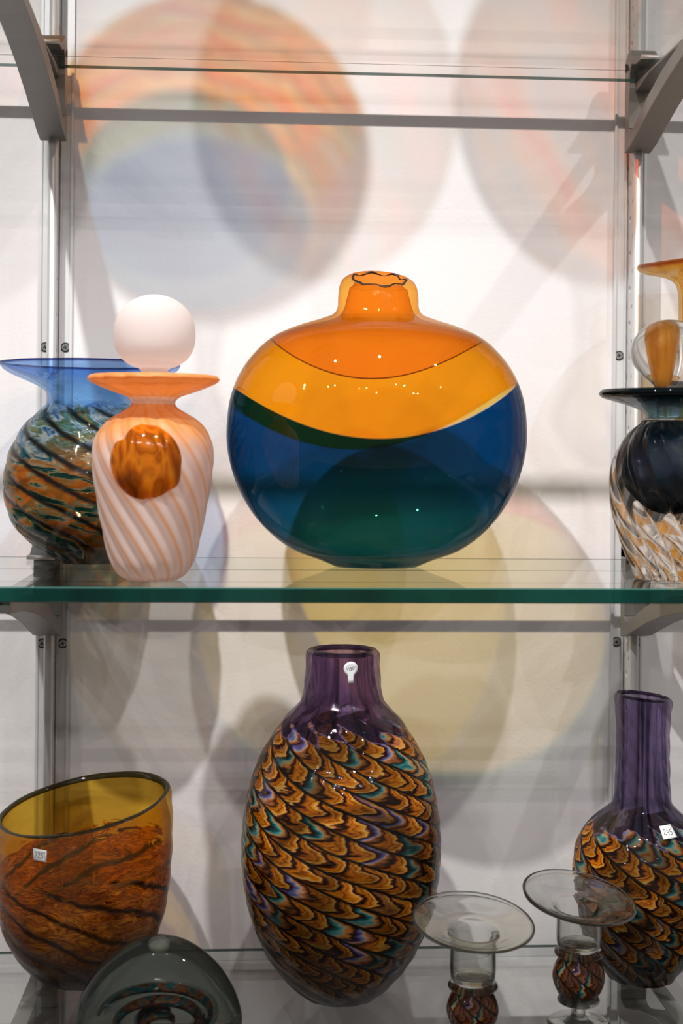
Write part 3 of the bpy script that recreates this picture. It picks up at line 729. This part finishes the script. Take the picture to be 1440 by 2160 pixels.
# ------------------------------------------------------------------ two candlesticks
M_ball, _ = mat_feather('candlestick_ball_glass', 7, 3.0, .02, 1.4, (1, 1, 1), seed=11.0, A=2.0, lighten=.22)
def candlestick(u, Y, vdisc, rx, cup, vcup, ballv, ballr, tiltx, label):
    d = depth((at(u, HOR, Y).x, Y, 1.5))/F
    base_v = HOR + (1.5-Z3)/d*1.0
    foot = base_v
    # upper part: saucer-shaped drip pan and cup in one piece of clear glass
    zb = at(u, ballv-ballr*.85, Y).z
    P1 = [(vdisc, rx), (vdisc+5, rx-2), (vdisc+12, rx*.82), (vdisc+20, rx*.62), (vdisc+26, cup*1.12), (vdisc+40, cup*1.0), (vcup-28, cup*.98), (vcup-12, cup*.90), (vcup, cup*.62), (ballv-ballr*.85, cup*.50)]
    def td(X, Yv_, Z, H):
        k = np.clip((Z-H*.6)/(H*.4), 0, 1); return X, Yv_, Z + k*(X*tiltx + Yv_*.17)
    vv = Vessel(u, Y, zb, P1, .0026, .010, 90, 128, deform=td)
    root = thing('candlestick', (vv.x, Y, Z3), label, 'candlestick', 'clear candlesticks on the lowest shelf')
    def cl(fc, fk, s):
        o = np.full(len(fc), 'cup', dtype='<U20'); o[np.hypot(fc[:, 0], fc[:, 1]) > cup*d*1.12] = 'drip_pan'; return o
    for o in vv.build(root, cl, M_clear).values(): o.location = (0, 0, zb-Z3)
    def piece(name, prof_, mat, **kw):
        z0 = at(u, prof_[-1][0], Y).z; z0 = max(z0, Z3)
        q = Vessel(u, Y, z0, prof_, 0, 0, 40, 64, solid=True, **kw)
        o = q.build(root, lambda fc, fk, s: np.full(len(fc), name), mat)[name]; o.location = (0, 0, z0-Z3); return o
    bt = ballv-ballr; bb = ballv+ballr
    piece('ring', [(bt-4, cup*.7), (bt-1, cup*1.0), (bt+5, cup*1.08), (bt+11, cup*1.0), (bt+14, cup*.7)], M_clear)
    piece('coloured_ball', [(bt+2, 6), (bt+4, ballr*.4), (bt+ballr*.3, ballr*.74), (ballv, ballr), (bb-ballr*.3, ballr*.74), (bb-4, ballr*.4), (bb-2, 6)], M_ball)
    piece('lower_ring', [(bb-12, ballr*.55), (bb-9, ballr*.78), (bb-3, ballr*.80), (bb+3, ballr*.6), (bb+6, ballr*.3)], M_clear)
    fz = [(bb, 17), (bb+12, 15), (bb+26, 15), (max(foot-22, bb+30), 18), (max(foot-10, bb+36), 38), (max(foot-3, bb+40), 62), (max(foot, bb+43), 66)]
    piece('stem_and_foot', fz, M_clear)
candlestick(1007, -.285, 1944, 129, 49, 2078, 2128, 55, -.05, 'clear glass candlestick with a dark ball, nearer the tall purple-necked vase')
candlestick(1230, -.25, 1893, 119, 48, 2008, 2058, 55, -.12, 'clear glass candlestick with a dark ball, overlapping the long-necked vase')

# ------------------------------------------------------------------ clear domed paperweight with a swirl inside
U10, Y10 = 345, -.27
prof = [(1972, 3), (1974, 20), (1980, 44), (1992, 70), (2010, 96), (2040, 127), (2075, 151), (2110, 167), (2150, 176), (2175, 170), (2190, 140), (2198, 100)]
g = G('smoky_dome_glass'); M_dome = clear_glass('smoky_dome_glass', (.50, .55, .53), 1.33, .4)
v10 = Vessel(U10, Y10, Z3, prof, 0, 0, 90, 160, solid=True, sy=.6)
r = v10.root('glass_paperweight', 'smoky clear domed glass paperweight with a coloured swirl inside, lower left front', 'paperweight')
v10.build(r, lambda fc, fk, s: np.full(len(fc), 'dome'), M_dome)
# spiral ribbon of coloured glass inside the dome
def ribbon(name, pts, w_, mat, thick=.0015, label=None):
    P = [Vector(p) for p in pts]; V, Fc = [], []; n = 10
    for i, p in enumerate(P):
        t = (P[min(i+1, len(P)-1)]-P[max(i-1, 0)]).normalized(); a = Vector((0, 1, 0)); b_ = t.cross(a).normalized()
        f_ = math.sin(PI*(i+.5)/len(P))**.4
        for k in range(n): q = 2*PI*k/n; V.append(p + a*math.cos(q)*w_*f_ + b_*math.sin(q)*thick*f_)
    for i in range(len(P)-1):
        for k in range(n): Fc.append((i*n+k, i*n+(k+1) % n, (i+1)*n+(k+1) % n, (i+1)*n+k))
    Fc += [tuple(range(n)), tuple((len(P)-1)*n+k for k in range(n))[::-1]]
    return mesh(name, V, Fc, mat, r, True, label)
g = G('swirl_ribbon_glass'); x, y, z = g.ob(); n1 = g.noise(g.vec(x*40, y*40, z*90), 1.0, 3, .6, 1.0)
c = g.ramp(n1, [(.3, (.004, .02, .02)), (.44, (.008, .09, .10)), (.50, (.28, .07, .01)), (.56, (.02, .012, .01)), (.66, (.01, .12, .14)), (.75, (.5, .42, .36))])
M_rib = g.done(g.wall(c, clear=.2, rim=.3, rough=.05))
d10 = depth((v10.x, Y10, 1.5))/F
for j, (cx, cv, r0, r1, turns, ph0) in enumerate(((15, 2142, 12, 92, 1.7, 0.0), (15, 2142, 22, 112, 1.3, 1.2))):
    pts = []
    for i in range(70):
        q = i/69; a = ph0 + q*turns*2*PI; rr = (r0+(r1-r0)*q)*d10
        pts.append((cx*d10+math.cos(a)*rr*1.15, -.012+j*.012, at(U10, cv, Y10).z-Z3+math.sin(a)*rr*.62))
    ribbon('swirl_ribbon', pts, .010, M_rib, .0042)
hp = [(1985, 4), (1988, 16), (1996, 22), (2004, 18), (2008, 6)]
zk = at(U10, 2008, Y10).z
vb = Vessel(U10, Y10, zk, hp, 0, 0, 24, 40, solid=True)
g = G('pearly_bubble'); M_pearl = g.done(g.wall((.85, .8, .72), clear=.5, rim=.7, rough=.1))
o_ = vb.build(r, lambda fc, fk, s: np.full(len(fc), 'air_bubble'), M_pearl)['air_bubble']; o_.location = (0, 0, zk-Z3)

# ------------------------------------------------------------------ glass on the uppermost shelf, above the frame; its light falls on the wall
Lmp = Vector((-.34, LY, LZ))
def from_shadow(u, v, Y):
    p = at(u, v, 0); t = -Y/(-LY); return p + (Lmp-p)*t
def px_prof(rw, rh, neck, zb, n=22):
    pts = [(neck*1.05, zb+2*rh+.045), (neck, zb+2*rh+.03), (neck, zb+2*rh+.006)]
    for a in np.linspace(.26, PI-.20, n): pts.append((rw*math.sin(a), zb+rh+rh*math.cos(a)))
    return pts
class Free(Vessel):
    """the same vessel, its silhouette given in metres"""
    def __init__(s, x, Y, z, pts, **kw):
        global at, depth
        a0, d0 = at, depth
        at = lambda u, v, Y_: Vector((x, Y_, z + (v if v < 5 else 0))); depth = lambda p: F
        try: Vessel.__init__(s, 0, Y, z, [(zz, rr_) for rr_, zz in pts], **kw)
        finally: at, depth = a0, d0
def on_pedestal(name, label, u, v, hw, hh, Yt, sy, matf, neck=.03):
    c = from_shadow(u, v, Yt); k = 1-Yt/LY
    rw, rh = hw*.0005*k, hh*.0005*k
    zb = c.z-rh-Z1
    mat = matf(rw, rh)
    vt = Free(c.x, Yt, c.z-rh, px_prof(rw, rh, neck, 0), thick=.003, base=.006, n=100, nseg=144, sy=sy)
    r = thing(name, (c.x, Yt, Z1), label, 'vase')
    for o in vt.build(r, lambda fc, fk, s: np.where(fc[:, 2] > 2*rh, 'neck', 'body'), mat).values(): o.location = (0, 0, zb)
    pd = Free(c.x, Yt, Z1, [(.012, zb+.001), (.008, zb*.8), (.007, zb*.45), (.012, zb*.25), (.019, .004), (.020, 0)], thick=0, base=0, n=40, nseg=48, solid=True)
    pd.build(r, lambda fc, fk, s: np.full(len(fc), 'clear_foot'), M_foot)
    return r
g = G('thin_clear_glass'); M_foot = g.done(g.wall((.93, .93, .93), rim=.8))
def m1(rw, rh):
    g = G('peach_sky_glass'); x, y, z = g.ob()
    zz = z - rh*.70
    w3 = g.noise(g.vec(x*9, y*9, z*9), 1.0, 3, .5, .8)
    rr = g.m('SQRT', (x+.012)*(x+.012)*.82 + zz*zz*1.15)
    rg = g.fract(rr*26.0 + w3*1.5 + x*2.2)
    caustic_arcs = g.ramp(rg, [(0, (.97, .56, .22)), (.2, (.97, .70, .38)), (.28, (.99, .88, .66)), (.34, (1, 1, .96)), (.39, (.95, .52, .18)), (.60, (.97, .76, .36)), (.74, (.99, .88, .56)), (.79, (.52, .40, .24)), (.88, (.95, .66, .28)), (1, (.97, .56, .22))])  # caustic arcs and the bright pool outline, tinted into the glass
    bl = g.mix(g.step(w3, .3, .7), (.28, .50, .66), (.50, .68, .78))
    inb = 1.0 - g.step(rr, .066, .068)
    ring = (1.0 - g.step(g.abs(rr-.068), .0008, .003))
    lo = 1.0 - g.step(z - x*x*6, rh*.55, rh*.80)
    grey = g.mix(w3, (.66, .64, .64), (.80, .78, .76))
    c = g.mix(lo, caustic_arcs, grey); c = g.mix(inb, c, bl); c = g.mix(ring*.7, c, (1, .88, .70))
    return g.done(g.wall(c, rim=.6, rimpow=4.0, f0=.05, pw=.85))
on_pedestal('moon_vase', 'peach and pale blue round glass vase on the uppermost shelf, above the frame', 440, 330, 340, 345, -.328, .20, m1)
def m2(rw, rh):
    g = G('amber_moss_glass'); x, y, z = g.ob(); w3 = g.noise(g.vec(x*13+z*8, y*6, z*5-x*7), 1.0, 4, .55, 1.0)
    c = g.ramp(w3, [(.34, (.80, .76, .74)), (.46, (.88, .82, .79)), (.51, (.98, .74, .50)), (.56, (.95, .54, .22)), (.62, (.80, .70, .46)), (.72, (.70, .67, .60))])
    return g.done(g.wall(c, rim=.6, rimpow=4.0, f0=.05, pw=1.1))
on_pedestal('egg_vase', 'amber streaked smoky glass vase on the uppermost shelf, above the frame at right', 1245, 235, 280, 350, -.325, .5, m2)
